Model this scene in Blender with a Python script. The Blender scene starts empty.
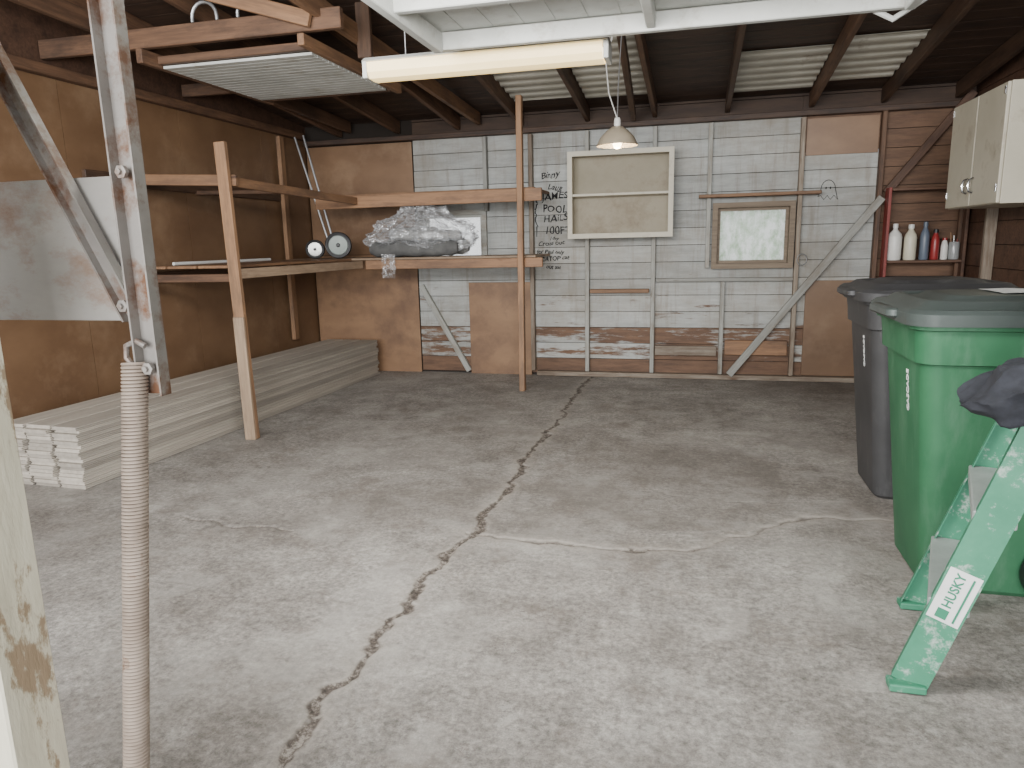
import bpy, bmesh, math, random
import numpy as np
from mathutils import Vector, Matrix, noise
random.seed(7)
col=bpy.context.scene.collection

# ------------------------------------------------------------------ materials
def newmat(name):
    m=bpy.data.materials.new(name); m.use_nodes=True
    nt=m.node_tree; b=nt.nodes['Principled BSDF']
    return m,nt,b
def N(nt,t,**k):
    n=nt.nodes.new(t)
    for a,v in k.items(): setattr(n,a,v)
    return n
def c4(c): return (c[0],c[1],c[2],1)
def coords(nt,scale,rnd=True):
    tc=N(nt,'ShaderNodeTexCoord'); mp=N(nt,'ShaderNodeMapping')
    mp.inputs['Scale'].default_value=scale
    nt.links.new(tc.outputs['Object'],mp.inputs['Vector'])
    if rnd:
        oi=N(nt,'ShaderNodeObjectInfo'); mu=N(nt,'ShaderNodeMath',operation='MULTIPLY'); mu.inputs[1].default_value=37.0
        nt.links.new(oi.outputs['Random'],mu.inputs[0]); nt.links.new(mu.outputs[0],mp.inputs['Location'])
    return mp.outputs['Vector']
def noisen(nt,vec,scale,detail=5,rough=.6):
    n=N(nt,'ShaderNodeTexNoise'); n.inputs['Scale'].default_value=scale; n.inputs['Detail'].default_value=detail; n.inputs['Roughness'].default_value=rough
    nt.links.new(vec,n.inputs['Vector']); return n.outputs['Fac']
def ramp(nt,fac,stops):
    r=N(nt,'ShaderNodeValToRGB'); e=r.color_ramp.elements
    while len(e)<len(stops): e.new(.5)
    for i,(p,c) in enumerate(stops):
        e[i].position=p; e[i].color=c4(c) if len(c)==3 else c
    nt.links.new(fac,r.inputs[0]); return r.outputs[0]
def mixc(nt,fac,a,b,blend='MIX'):
    m=N(nt,'ShaderNodeMix',data_type='RGBA',blend_type=blend)
    for inp,v in ((m.inputs[0],fac),(m.inputs[6],a),(m.inputs[7],b)):
        if hasattr(v,'node'): nt.links.new(v,inp)
        elif isinstance(v,(int,float)): inp.default_value=v
        else: inp.default_value=c4(v)
    return m.outputs[2]
def bump(nt,b,h,strength=.3,dist=.01):
    bp=N(nt,'ShaderNodeBump'); bp.inputs['Strength'].default_value=strength; bp.inputs['Distance'].default_value=dist
    nt.links.new(h,bp.inputs['Height']); nt.links.new(bp.outputs[0],b.inputs['Normal'])
W=(0,0,0);K=(1,1,1)
def surf(name,c1,c2,scale=(1,1,1),ns=6,rough=.7,metal=0,spot=None,spotlo=.6,spothi=.68,spots=3,bmp=.2,vary=.25,spotscale=(1,1,1)):
    m,nt,b=newmat(name)
    v=coords(nt,scale); f=noisen(nt,v,ns)
    c=ramp(nt,f,[(.3,c1),(.7,c2)])
    if spot:
        v2=coords(nt,spotscale) ; f2=noisen(nt,v2,spots,8,.7)
        c=mixc(nt,ramp(nt,f2,[(spotlo,W),(spothi,K)]),c,spot)
    if vary:
        oi=N(nt,'ShaderNodeObjectInfo'); mr=N(nt,'ShaderNodeMapRange'); mr.inputs[3].default_value=1-vary; mr.inputs[4].default_value=1+vary
        nt.links.new(oi.outputs['Random'],mr.inputs[0])
        cb=N(nt,'ShaderNodeCombineColor')
        for i in range(3): nt.links.new(mr.outputs[0],cb.inputs[i])
        c=mixc(nt,1.0,c,cb.outputs[0],'MULTIPLY')
    nt.links.new(c,b.inputs['Base Color']); b.inputs['Roughness'].default_value=rough; b.inputs['Metallic'].default_value=metal
    if bmp: bump(nt,b,f,bmp)
    return m
def wood(name,c1,c2,knots=(.05,.02,.01),vary=.2,rough=.65,dirt=None):
    m,nt,b=newmat(name)
    v=coords(nt,(1.2,22,22)); f=noisen(nt,v,2.2,6,.65)
    c=ramp(nt,f,[(.25,c1),(.75,c2)])
    v2=coords(nt,(1,3,3)); f2=noisen(nt,v2,3.0,3)
    c=mixc(nt,ramp(nt,f2,[(.66,W),(.76,K)]),c,knots)
    if dirt:
        f3=noisen(nt,coords(nt,(1,4,4)),2.2,8,.7)
        c=mixc(nt,ramp(nt,f3,[(.46,W),(.66,(.8,.8,.8))]),c,dirt)
    oi=N(nt,'ShaderNodeObjectInfo'); mr=N(nt,'ShaderNodeMapRange'); mr.inputs[3].default_value=1-vary; mr.inputs[4].default_value=1+vary
    nt.links.new(oi.outputs['Random'],mr.inputs[0]); cb=N(nt,'ShaderNodeCombineColor')
    for i in range(3): nt.links.new(mr.outputs[0],cb.inputs[i])
    c=mixc(nt,1.0,c,cb.outputs[0],'MULTIPLY')
    nt.links.new(c,b.inputs['Base Color']); b.inputs['Roughness'].default_value=rough
    bump(nt,b,f,.25,.004); return m
def plain(name,c,rough=.5,metal=0,emit=0,ecol=None,alpha=1,trans=0):
    m,nt,b=newmat(name)
    f=noisen(nt,coords(nt,(1,1,1)),9,4)
    cc=mixc(nt,ramp(nt,f,[(.3,W),(.8,K)]),c,tuple(x*.82 for x in c))
    nt.links.new(cc,b.inputs['Base Color']); b.inputs['Roughness'].default_value=rough; b.inputs['Metallic'].default_value=metal
    if emit: b.inputs['Emission Color'].default_value=c4(ecol or c); b.inputs['Emission Strength'].default_value=emit
    b.inputs['Alpha'].default_value=alpha; b.inputs['Transmission Weight'].default_value=trans
    return m

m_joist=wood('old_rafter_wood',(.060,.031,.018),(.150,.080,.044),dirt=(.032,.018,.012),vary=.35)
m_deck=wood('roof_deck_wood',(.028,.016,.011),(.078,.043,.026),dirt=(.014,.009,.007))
m_orange=wood('orange_pine',(.20,.108,.055),(.34,.195,.105),knots=(.10,.048,.02),dirt=(.13,.08,.05))
m_grey=wood('weathered_pine',(.23,.16,.105),(.39,.285,.195),knots=(.15,.09,.05),dirt=(.16,.11,.075))
m_edge=wood('shelf_edge_pine',(.175,.093,.048),(.31,.172,.09),dirt=(.11,.063,.04))
m_stud=wood('painted_stud',(.24,.24,.215),(.39,.39,.36),knots=(.16,.13,.10),dirt=(.20,.165,.125))
m_studb=wood('worn_stud',(.13,.08,.05),(.34,.30,.24),knots=(.12,.07,.04),dirt=(.12,.08,.05))
m_dark=wood('dark_old_plank',(.055,.027,.018),(.135,.071,.042),dirt=(.04,.021,.014))
m_ply=surf('orange_plywood',(.175,.098,.053),(.265,.155,.083),scale=(1,1,2.5),ns=1.6,rough=.6,spot=(.115,.064,.039),spots=2.2,spotlo=.48,spothi=.72,bmp=.05,vary=.3)
m_hard=surf('brown_hardboard',(.135,.073,.038),(.215,.125,.067),scale=(1,1,1.6),ns=1.5,rough=.45,spot=(.29,.19,.115),spots=1.6,spotlo=.52,spothi=.80,bmp=.03)
m_white=surf('white_door_paint',(.40,.41,.385),(.56,.57,.54),ns=3,rough=.55,spot=(.29,.265,.22),spots=5,spotlo=.54,spothi=.72,bmp=.08,vary=.08)
m_cream=surf('cream_paint',(.46,.425,.33),(.57,.53,.425),ns=2,rough=.5,spot=(.29,.24,.17),spots=4,spotlo=.56,spothi=.76,bmp=.05,vary=.04)
m_jamb=surf('peeling_cream_paint',(.54,.50,.38),(.66,.62,.49),scale=(4,4,1),ns=4,rough=.7,spot=(.30,.22,.14),spots=9,spotlo=.53,spothi=.58,bmp=.5,vary=0,spotscale=(1,1,.4))
m_rust=surf('rusty_steel',(.20,.185,.17),(.34,.315,.29),ns=5,rough=.5,metal=.35,spot=(.15,.070,.036),spots=8,spotlo=.48,spothi=.62,bmp=.1,vary=.1)
m_plate=surf('rust_streaked_sheet',(.33,.31,.285),(.46,.44,.41),scale=(1,1,3),ns=3,rough=.45,metal=.2,spot=(.25,.125,.065),spots=5,spotlo=.50,spothi=.72,bmp=.05,vary=0,spotscale=(1,1,1.6))
m_spring=surf('dirty_painted_spring',(.28,.22,.175),(.42,.345,.285),ns=12,rough=.6,metal=.1,spot=(.20,.12,.08),spots=12,vary=0)
m_corr=surf('cream_ribbed_metal',(.38,.36,.30),(.54,.52,.45),ns=3,rough=.5,spot=(.20,.15,.10),spots=3,spotlo=.6,spothi=.75,vary=.08)
m_plank=surf('pale_siding_plank',(.34,.305,.26),(.47,.43,.37),scale=(8,.6,8),ns=3,rough=.7,bmp=.1,vary=.2)
m_red=surf('dark_red_paint',(.15,.022,.018),(.24,.04,.03),ns=5,rough=.5)
m_silver=plain('brushed_aluminium',(.55,.56,.57),.35,.8)
m_black=plain('black_plastic',(.02,.02,.022),.45)
m_chrome=plain('chrome',(.6,.6,.6),.2,1)
m_green=surf('green_bin_plastic',(.020,.105,.046),(.034,.14,.064),ns=4,rough=.55,spot=(.08,.18,.11),spots=9,spotlo=.50,spothi=.8,bmp=.03,vary=0,spotscale=(1,1,.25))
m_greenlid=surf('grey_green_lid',(.038,.048,.045),(.065,.078,.073),ns=4,rough=.36,bmp=.03,vary=0)
m_greybin=surf('charcoal_bin_plastic',(.036,.036,.037),(.058,.058,.06),ns=4,rough=.5,spot=(.11,.11,.11),spots=8,spotlo=.55,spothi=.8,bmp=.03,vary=0,spotscale=(1,1,.3))
m_ladder=surf('green_fiberglass',(.026,.165,.09),(.052,.23,.135),scale=(1,1,1),ns=9,rough=.55,spot=(.33,.40,.35),spots=18,spotlo=.55,spothi=.66,bmp=.03,vary=0)
m_step=surf('ladder_step_metal',(.28,.31,.295),(.40,.43,.415),ns=8,rough=.5,metal=.2,vary=0)
m_ink=plain('black_marker',(.02,.02,.022),.8)
m_paper=plain('white_label',(.74,.75,.73),.5)
m_cloth=surf('dark_blue_cloth',(.010,.011,.015),(.022,.024,.032),ns=30,rough=.9,bmp=.2,vary=0)
m_hedge=surf('hedge_leaves',(.05,.15,.03),(.2,.4,.1),ns=12,rough=.8)
m_backing=plain('dark_building_paper',(.02,.014,.01),.9)

# ------------------------------------------------------------------ mesh helpers
def link(o,parent=None):
    col.objects.link(o)
    if parent is not None:
        o.parent=parent
    return o
def pw(o):
    return o.matrix_basis.copy() if o.parent is None else pw(o.parent)@o.matrix_basis
def finish(name,me,loc,mat,parent=None,rot=None,smooth=False):
    mats=mat if isinstance(mat,(list,tuple)) else [mat]
    for m in mats: me.materials.append(m)
    if smooth:
        me.polygons.foreach_set('use_smooth',[True]*len(me.polygons))
        try: me.set_sharp_from_angle(angle=math.radians(35))
        except Exception: pass
    loc=Vector(loc)
    if rot is None and loc.length==0 and len(me.vertices):
        lo=Vector([min(v.co[i] for v in me.vertices) for i in range(3)]);hi=Vector([max(v.co[i] for v in me.vertices) for i in range(3)])
        c=(lo+hi)/2; me.transform(Matrix.Translation(-c)); loc=c
    o=bpy.data.objects.new(name,me)
    M=Matrix.Translation(loc)
    if rot is not None: M=M@rot.to_4x4()
    link(o,parent)
    o.matrix_basis=(pw(parent).inverted()@M) if parent is not None else M
    return o
def tag(o,label=None,category=None,group=None,kind=None):
    if label: o['label']=label
    if category: o['category']=category
    if group: o['group']=group
    if kind: o['kind']=kind
    return o
def empty(name,loc,label=None,category=None,parent=None,group=None,kind=None):
    e=bpy.data.objects.new(name,None); e.empty_display_size=.1
    link(e,parent)
    e.matrix_basis=(pw(parent).inverted() if parent else Matrix())@Matrix.Translation(Vector(loc))
    tag(e,label,category,group,kind); return e
def me_from_bm(bm,name='m'):
    bm.normal_update(); me=bpy.data.meshes.new(name); bm.to_mesh(me); bm.free(); return me
def box(name,lo,hi,mat,parent=None,bev=.003,smooth=False):
    lo=Vector(lo);hi=Vector(hi);c=(lo+hi)/2;s=hi-lo
    bm=bmesh.new(); bmesh.ops.create_cube(bm,size=1)
    for v in bm.verts: v.co=Vector((v.co.x*s.x,v.co.y*s.y,v.co.z*s.z))
    if bev: bmesh.ops.bevel(bm,geom=bm.edges[:],offset=min(bev,min(s)*.3),segments=2,affect='EDGES',profile=.5)
    return finish(name,me_from_bm(bm),c,mat,parent,smooth=smooth)
def beam(name,p0,p1,w,h,mat,parent=None,up=(0,0,1),bev=.004):
    p0=Vector(p0);p1=Vector(p1);d=p1-p0;L=d.length;x=d.normalized();u=Vector(up)
    if abs(x.dot(u))>.95: u=Vector((0,1,0))
    y=u.cross(x).normalized();z=x.cross(y)
    R=Matrix((x,y,z)).transposed()
    bm=bmesh.new(); bmesh.ops.create_cube(bm,size=1)
    for v in bm.verts: v.co=Vector((v.co.x*L,v.co.y*w,v.co.z*h))
    if bev: bmesh.ops.bevel(bm,geom=bm.edges[:],offset=min(bev,w*.2,h*.2),segments=1,affect='EDGES')
    return finish(name,me_from_bm(bm),(p0+p1)/2,mat,parent,rot=R)
def addbox(bm,lo,hi,mi=0,colr=None,layer=None):
    x0,y0,z0=lo;x1,y1,z1=hi
    vs=[bm.verts.new(p) for p in ((x0,y0,z0),(x1,y0,z0),(x1,y1,z0),(x0,y1,z0),(x0,y0,z1),(x1,y0,z1),(x1,y1,z1),(x0,y1,z1))]
    for f in ((0,3,2,1),(4,5,6,7),(0,1,5,4),(1,2,6,5),(2,3,7,6),(3,0,4,7)):
        fc=bm.faces.new([vs[i] for i in f]); fc.material_index=mi
        if layer is not None:
            for l in fc.loops: l[layer]=colr
def sweep(name,pts,r,mat,parent=None,seg=10,closed=False,radii=None):
    pts=[Vector(p) for p in pts]; c=sum(pts,Vector())/len(pts); pts=[p-c for p in pts]
    bm=bmesh.new(); rings=[]; n=len(pts); prev=None
    for i,p in enumerate(pts):
        if closed: t=(pts[(i+1)%n]-pts[i-1]).normalized()
        else: t=(pts[min(i+1,n-1)]-pts[max(i-1,0)]).normalized()
        if prev is None:
            a=Vector((0,0,1)) if abs(t.z)<.9 else Vector((1,0,0)); u=a.cross(t).normalized()
        else:
            u=(prev-t*prev.dot(t)).normalized()
        prev=u; w=t.cross(u); rr=radii[i] if radii else r
        rings.append([bm.verts.new(p+u*math.cos(k*2*math.pi/seg)*rr+w*math.sin(k*2*math.pi/seg)*rr) for k in range(seg)])
    m=n if closed else n-1
    for i in range(m):
        a=rings[i];b=rings[(i+1)%n]
        for k in range(seg): bm.faces.new((a[k],a[(k+1)%seg],b[(k+1)%seg],b[k]))
    if not closed: bm.faces.new(rings[0][::-1]); bm.faces.new(rings[-1])
    bmesh.ops.recalc_face_normals(bm,faces=bm.faces[:])
    return finish(name,me_from_bm(bm),c,mat,parent,smooth=True,rot=Matrix.Identity(3))
def revolve(name,prof,loc,mat,parent=None,seg=28,rot=None):
    bm=bmesh.new(); rings=[]
    for r,z in prof:
        if r<1e-5: rings.append([bm.verts.new((0,0,z))])
        else: rings.append([bm.verts.new((r*math.cos(k*2*math.pi/seg),r*math.sin(k*2*math.pi/seg),z)) for k in range(seg)])
    for a,b in zip(rings,rings[1:]):
        for k in range(seg):
            k2=(k+1)%seg
            if len(a)==1 and len(b)==1: continue
            if len(a)==1: bm.faces.new((a[0],b[k],b[k2]))
            elif len(b)==1: bm.faces.new((a[k],a[k2],b[0]))
            else: bm.faces.new((a[k],a[k2],b[k2],b[k]))
    bmesh.ops.recalc_face_normals(bm,faces=bm.faces[:])
    return finish(name,me_from_bm(bm),loc,mat,parent,rot=rot,smooth=True)
def loft(name,rings,loc,mat,parent=None,q=6,rot=None,cap=True):
    bm=bmesh.new(); R=[]
    for cx,cy,z,wx,wy,r in rings:
        ring=[]
        for ci,(sx,sy) in enumerate(((1,1),(-1,1),(-1,-1),(1,-1))):
            for k in range(q+1):
                a=math.pi/2*(ci+k/q)
                ring.append(bm.verts.new((cx+sx*(wx/2-r)+r*math.cos(a),cy+sy*(wy/2-r)+r*math.sin(a),z)))
        R.append(ring)
    n=len(R[0])
    for a,b in zip(R,R[1:]):
        for k in range(n): bm.faces.new((a[k],a[(k+1)%n],b[(k+1)%n],b[k]))
    if cap: bm.faces.new(R[0][::-1]); bm.faces.new(R[-1])
    bmesh.ops.recalc_face_normals(bm,faces=bm.faces[:])
    return finish(name,me_from_bm(bm),loc,mat,parent,rot=rot,smooth=True)
def textmesh(items,depth=.0008,off=0,wob=0):
    bm=bmesh.new()
    for t,x,y,s,r,sh in items:
        cu=bpy.data.curves.new('t','FONT'); cu.body=t; cu.size=s; cu.shear=sh; cu.extrude=depth; cu.resolution_u=3; cu.offset=off
        o=bpy.data.objects.new('t',cu); col.objects.link(o)
        bpy.context.view_layer.update()
        me=bpy.data.meshes.new_from_object(o.evaluated_get(bpy.context.evaluated_depsgraph_get()))
        me.transform(Matrix.Translation((x,y,0))@Matrix.Rotation(math.radians(r),4,'Z'))
        bm.from_mesh(me); bpy.data.meshes.remove(me); bpy.data.objects.remove(o)
    if wob:
        for v in bm.verts:
            d=noise.noise_vector(Vector((v.co.x*14,v.co.y*14,0)))*wob+noise.noise_vector(Vector((v.co.x*45,v.co.y*45,3)))*wob*.35
            v.co.x+=d.x; v.co.y+=d.y
    return me_from_bm(bm)
BM_WALL=Matrix(((1,0,0),(0,0,-1),(0,1,0)))   # text plane facing -Y

# ------------------------------------------------------------------ room dimensions
XL,XR,YB,YF=-4.35,2.45,7.68,0.95
def zb(y): return 2.66+.09*(YB-y)

# ---- floor with real cracks
def vnoise(x,y,seed=0):
    xi=np.floor(x).astype(int); yi=np.floor(y).astype(int); fx=x-xi; fy=y-yi
    fx=fx*fx*(3-2*fx); fy=fy*fy*(3-2*fy)
    def h(a,b):
        n=(a*374761393+b*668265263+seed*982451653)&0x7fffffff
        n=((n^(n>>13))*1274126177)&0x7fffffff
        return ((n^(n>>16))&0xffff)/65535.
    return (h(xi,yi)*(1-fx)+h(xi+1,yi)*fx)*(1-fy)+(h(xi,yi+1)*(1-fx)+h(xi+1,yi+1)*fx)*fy
def fbm(x,y,s,seed,o=4):
    t=0;a=.5
    for i in range(o): t=t+a*vnoise(x*s*2**i,y*s*2**i,seed+i); a*=.5
    return t/(1-.5**o)
xs=np.concatenate([np.linspace(-9,-4.5,5),np.arange(-4.42,-1.32,.0135),np.arange(-1.32,-.88,.006),np.arange(-.88,2.52,.0135),np.linspace(2.7,8,5)])
ys=np.concatenate([np.linspace(-5,1.1,8),np.arange(1.15,4.2,.010),np.arange(4.2,7.8,.014),np.linspace(8,14,4)])
GX,GY=np.meshgrid(xs,ys); x=GX.ravel(); y=GY.ravel()
def dist(poly,wob,sc,seed,o=5):
    px=x+(fbm(x,y,sc,seed,o)-.5)*wob; py=y+(fbm(x,y,sc,seed+9,o)-.5)*wob
    d=np.full(x.shape,9.)
    for (ax,ay),(bx,by) in zip(poly,poly[1:]):
        vx,vy=bx-ax,by-ay; t=np.clip(((px-ax)*vx+(py-ay)*vy)/(vx*vx+vy*vy),0,1)
        d=np.minimum(d,np.hypot(px-ax-t*vx,py-ay-t*vy))
    return d
main=[(-1.06,7.7),(-1.06,7.53),(-1.08,6.89),(-1.056,5.48),(-1.09,4.71),(-1.06,3.97),(-1.07,3.23),(-1.11,2.9),(-1.136,2.62),(-1.09,2.46),(-1.117,2.30),(-1.13,1.955),(-1.12,1.545),(-1.1,.9)]
cross=[(-1.07,3.27),(-.755,3.23),(-.405,3.215),(.018,3.265),(.258,3.49),(.576,3.78),(.97,3.83),(1.3,3.85)]
leftc=[(-2.7,3.15),(-2.35,3.10),(-2.02,3.11)]
patch=[(-1.0,4.45),(-.98,4.54),(-.66,5.2),(-.07,5.31),(.4,5.29),(.62,4.8),(.49,4.2),(.2,3.5)]
thin=[[(-.6,4.0),(-.2,4.1),(.15,3.95),(.6,4.0),(.85,4.1)],[(-.45,3.2),(-.3,2.5),(-.38,1.9),(-.3,1.3)],[(-1.12,2.5),(-1.9,2.35),(-2.6,2.6)],[(.5,5.3),(.95,6.2),(1.0,7.6)],[(-.6,5.2),(-.5,6.3),(-.45,7.6)],[(-.4,2.5),(.1,2.35),(.6,2.5)],[(-1.1,2.0),(-.8,1.7),(-.5,1.75)],[(-3.2,2.9),(-2.6,2.2),(-1.9,1.9)]]
d1=dist(main,.115,8,1,6); w1=.009+.010*vnoise(y*6,y*0,5)+.010*np.exp(-((y-2.8)/.7)**2)*vnoise(y*12,x*9,4)+.018*np.maximum(0,vnoise(x*34,y*34,71)-.35)
c1=np.clip(1.5-d1/w1,0,1)
d2=dist(cross,.14,6,3); w2=.004+.007*vnoise(x*7,y*0+3,6)+.008*np.maximum(0,vnoise(x*34,y*34,72)-.5)
c2=np.clip(1.4-d2/w2,0,1)*(.28+.5*vnoise(x*4,y*0,66))
d3=dist(leftc,.10,8,4); c3=np.clip(1.3-d3/.010,0,1)*.6
d4=dist(patch,.22,5,8); c4m=np.clip(1.3-d4/.007,0,1)*.26
crk=np.maximum.reduce([c1,c2,c3,c4m])
for i,p in enumerate(thin):
    dd=dist(p,.28,4,20+i); crk=np.maximum(crk,np.clip(1.2-dd/.006,0,1)*(.25 if i<6 else .18))
halo=np.maximum(np.exp(-(d1/.055)**2),np.exp(-(d2/.05)**2)*.8)
inp=(((x+.18)/.75)**2+((y-4.4)/.95)**2)+(fbm(x,y,2.5,33)-.5)*.6
big=fbm(x,y,1.1,91,6); big2=fbm(x+7,y+3,2.3,131,6)
stain=.8*np.exp(-((x+1.5)/.5)**2-((y-3.6)/.5)**2)*fbm(x,y,4,44)+.6*np.exp(-((x+.75)/.18)**2-((y-3.35)/.12)**2)+.8*np.exp(-((x-1.0)/.5)**2-((y-7.4)/.35)**2)+.4*np.exp(-((x+1.3)/.25)**2-((y-7.0)/.9)**2)+.40*np.clip((1-inp)*7,0,1)+.75*np.clip((big-.56)*6,0,1)*fbm(x,y,14,92)+.6*np.clip((big2-.6)*9,0,1)*fbm(x,y,22,93)
pale=.8*np.clip((fbm(x-5,y+11,1.6,171,6)-.54)*8,0,1)*fbm(x,y,18,172)+np.clip((fbm(x-15,y+1,5.4,181,5)-.62)*9,0,1)*.5
rub=fbm(x,y,40,50,3)
z=-crk*.014*(1.1-1.0*rub*(c1>0.3))+(fbm(x,y,1.3,60,3)-.5)*.004
ny,nx=GX.shape
idx=np.arange(nx*ny).reshape(ny,nx)
quads=np.stack([idx[:-1,:-1],idx[:-1,1:],idx[1:,1:],idx[1:,:-1]],-1).reshape(-1,4)
me=bpy.data.meshes.new('floor'); nv=nx*ny; nf=len(quads)
me.vertices.add(nv); me.vertices.foreach_set('co',np.stack([x,y,z],1).astype(np.float32).ravel())
me.loops.add(nf*4); me.loops.foreach_set('vertex_index',quads.ravel().astype(np.int32))
me.polygons.add(nf); me.polygons.foreach_set('loop_start',np.arange(0,nf*4,4,dtype=np.int32))
me.update(); me.validate()
at=me.color_attributes.new('wear','FLOAT_COLOR','POINT')
at.data.foreach_set('color',np.stack([crk,halo,np.clip(stain,0,1),np.ones_like(x)],1).astype(np.float32).ravel())
at=me.color_attributes.new('scuff','FLOAT_COLOR','POINT')
at.data.foreach_set('color',np.stack([np.clip(pale,0,1)]*3+[np.ones_like(x)],1).astype(np.float32).ravel())
me.polygons.foreach_set('use_smooth',[True]*nf)
m,nt,b=newmat('old_concrete')
tc=N(nt,'ShaderNodeTexCoord'); v=tc.outputs['Object']
a=N(nt,'ShaderNodeAttribute',attribute_name='wear'); sp=N(nt,'ShaderNodeSeparateColor'); nt.links.new(a.outputs['Color'],sp.inputs[0])
a2=N(nt,'ShaderNodeAttribute',attribute_name='scuff')
n1=noisen(nt,v,.9,12,.74); n2=noisen(nt,v,5.5,12,.84); n3=noisen(nt,v,38,6,.82); n4=noisen(nt,v,2.2,12,.84)
c2_=ramp(nt,n2,[(.34,(.62,.615,.61)),(.5,(1.0,1.0,1.0)),(.66,(1.34,1.34,1.335))])
c=mixc(nt,1.0,ramp(nt,n1,[(.38,(.19,.172,.153)),(.5,(.262,.243,.220)),(.62,(.345,.325,.298))]),c2_,'MULTIPLY')
c=mixc(nt,1.0,c,ramp(nt,n3,[(.36,(.55,.55,.55)),(.5,(1,1,1)),(.64,(1.45,1.45,1.45))]),'MULTIPLY')
c=mixc(nt,ramp(nt,n4,[(.53,W),(.60,(.55,.55,.55))]),c,(.165,.138,.116))
mu=N(nt,'ShaderNodeMath',operation='MULTIPLY'); mu.inputs[1].default_value=.6; nt.links.new(a2.outputs['Fac'],mu.inputs[0])
c=mixc(nt,mu.outputs[0],c,(.44,.42,.385))
n5=noisen(nt,v,14,6,.85); c=mixc(nt,ramp(nt,n5,[(.59,W),(.65,(.65,.65,.65))]),c,(.095,.082,.07))
n6=noisen(nt,v,7,10,.87); c=mixc(nt,ramp(nt,n6,[(.55,W),(.60,(.5,.5,.5))]),c,(.46,.44,.405))
mu=N(nt,'ShaderNodeMath',operation='MULTIPLY'); mu.inputs[1].default_value=.62; nt.links.new(sp.outputs[2],mu.inputs[0])
c=mixc(nt,mu.outputs[0],c,(.135,.116,.099))
mu=N(nt,'ShaderNodeMath',operation='MULTIPLY'); nt.links.new(sp.outputs[1],mu.inputs[0]); nt.links.new(ramp(nt,n6,[(.38,(.1,.1,.1)),(.56,(.85,.85,.85))]),mu.inputs[1])
c=mixc(nt,mu.outputs[0],c,(.34,.31,.27))
cr=ramp(nt,n3,[(.38,(.035,.028,.023)),(.50,(.11,.09,.075)),(.60,(.30,.27,.235))])
ma=N(nt,'ShaderNodeMath',operation='MULTIPLY_ADD'); ma.inputs[1].default_value=1.5; ma.inputs[2].default_value=-.75; nt.links.new(n3,ma.inputs[0])
ms=N(nt,'ShaderNodeMath',operation='MULTIPLY'); nt.links.new(ma.outputs[0],ms.inputs[0]); nt.links.new(ramp(nt,sp.outputs[0],[(.02,W),(.15,K)]),ms.inputs[1])
mz=N(nt,'ShaderNodeMath',operation='ADD'); nt.links.new(sp.outputs[0],mz.inputs[0]); nt.links.new(ms.outputs[0],mz.inputs[1])
c=mixc(nt,ramp(nt,mz.outputs[0],[(.15,W),(.65,K)]),c,cr)
nt.links.new(c,b.inputs['Base Color']); b.inputs['Roughness'].default_value=.75
hh=N(nt,'ShaderNodeMath',operation='ADD'); nt.links.new(n3,hh.inputs[0]); nt.links.new(n5,hh.inputs[1]); bump(nt,b,hh.outputs[0],.5,.007)
me.materials.append(m)
fl=bpy.data.objects.new('floor',me); col.objects.link(fl); fl['kind']='structure'

# ---- back wall: planks with window openings
wins=[(.22,.90,1.20,1.75),(-2.92,-2.26,1.30,1.77)]
def cuts(x0,x1,z0,z1):
    zsx=sorted({z0,z1}|{h for w in wins for h in w[2:] if z0<h<z1})
    for a_,b_ in zip(zsx,zsx[1:]):
        segs=[(x0,x1)]
        for w in wins:
            if w[2]<=a_+1e-6 and w[3]>=b_-1e-6:
                ns=[]
                for s in segs:
                    if w[0]>s[0] and w[0]<s[1]: ns.append((s[0],w[0]))
                    if w[1]>s[0] and w[1]<s[1]: ns.append((w[1],s[1]))
                    if w[1]<=s[0] or w[0]>=s[1]: ns.append(s)
                segs=ns
        for s in segs: yield s[0],s[1],a_,b_
bm=bmesh.new(); lay=bm.loops.layers.float_color.new('tone')
for x0,x1,z0,z1 in cuts(XL-.1,XR+.1,-.05,3.0): addbox(bm,(x0,YB+.03,z0),(x1,YB+.08,z1),1,(0,0,0,1),lay)
row=.172; zz=0.02
while zz<2.78:
    t=min(zz+row,2.80)
    for (xa,xb) in ((-3.04,-1.74),(-1.74,-.41),(-.41,.975),(.975,1.68),(1.68,XR)):
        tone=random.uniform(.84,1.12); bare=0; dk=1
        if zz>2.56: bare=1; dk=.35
        elif xa>1.6: bare=1
        elif xa>.9 and zz>2.25: bare=.9
        elif zz<.12: bare=.8
        elif zz<.5: bare=.22+.15*random.random()
        elif zz<.75: bare=.10+.08*random.random()
        elif zz<1.0: bare=.04
        elif zz>2.3: bare=.06
        if .5>zz>.12 and xa<.9 and xb>.3 and random.random()<.9: bare=max(bare,.36)
        for x0,x1,z0,z1 in cuts(xa+.001,xb-.001,zz+.003,t-.003):
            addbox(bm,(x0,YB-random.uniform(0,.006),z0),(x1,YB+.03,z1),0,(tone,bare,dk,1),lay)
    zz+=row
me=me_from_bm(bm,'wall_back')
m,nt,b=newmat('painted_board_siding')
tc=N(nt,'ShaderNodeTexCoord')
def mapped(s):
    mp=N(nt,'ShaderNodeMapping'); mp.inputs['Scale'].default_value=s; nt.links.new(tc.outputs['Object'],mp.inputs[0]); return mp.outputs[0]
a=N(nt,'ShaderNodeAttribute',attribute_name='tone'); sp=N(nt,'ShaderNodeSeparateColor'); nt.links.new(a.outputs['Color'],sp.inputs[0])
g=noisen(nt,mapped((1,1,7)),2.5,9,.75)
paint=ramp(nt,g,[(.25,(.26,.27,.258)),(.5,(.38,.39,.375)),(.75,(.49,.50,.485))])
g5=noisen(nt,tc.outputs['Object'],1.1,8,.75)
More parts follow.
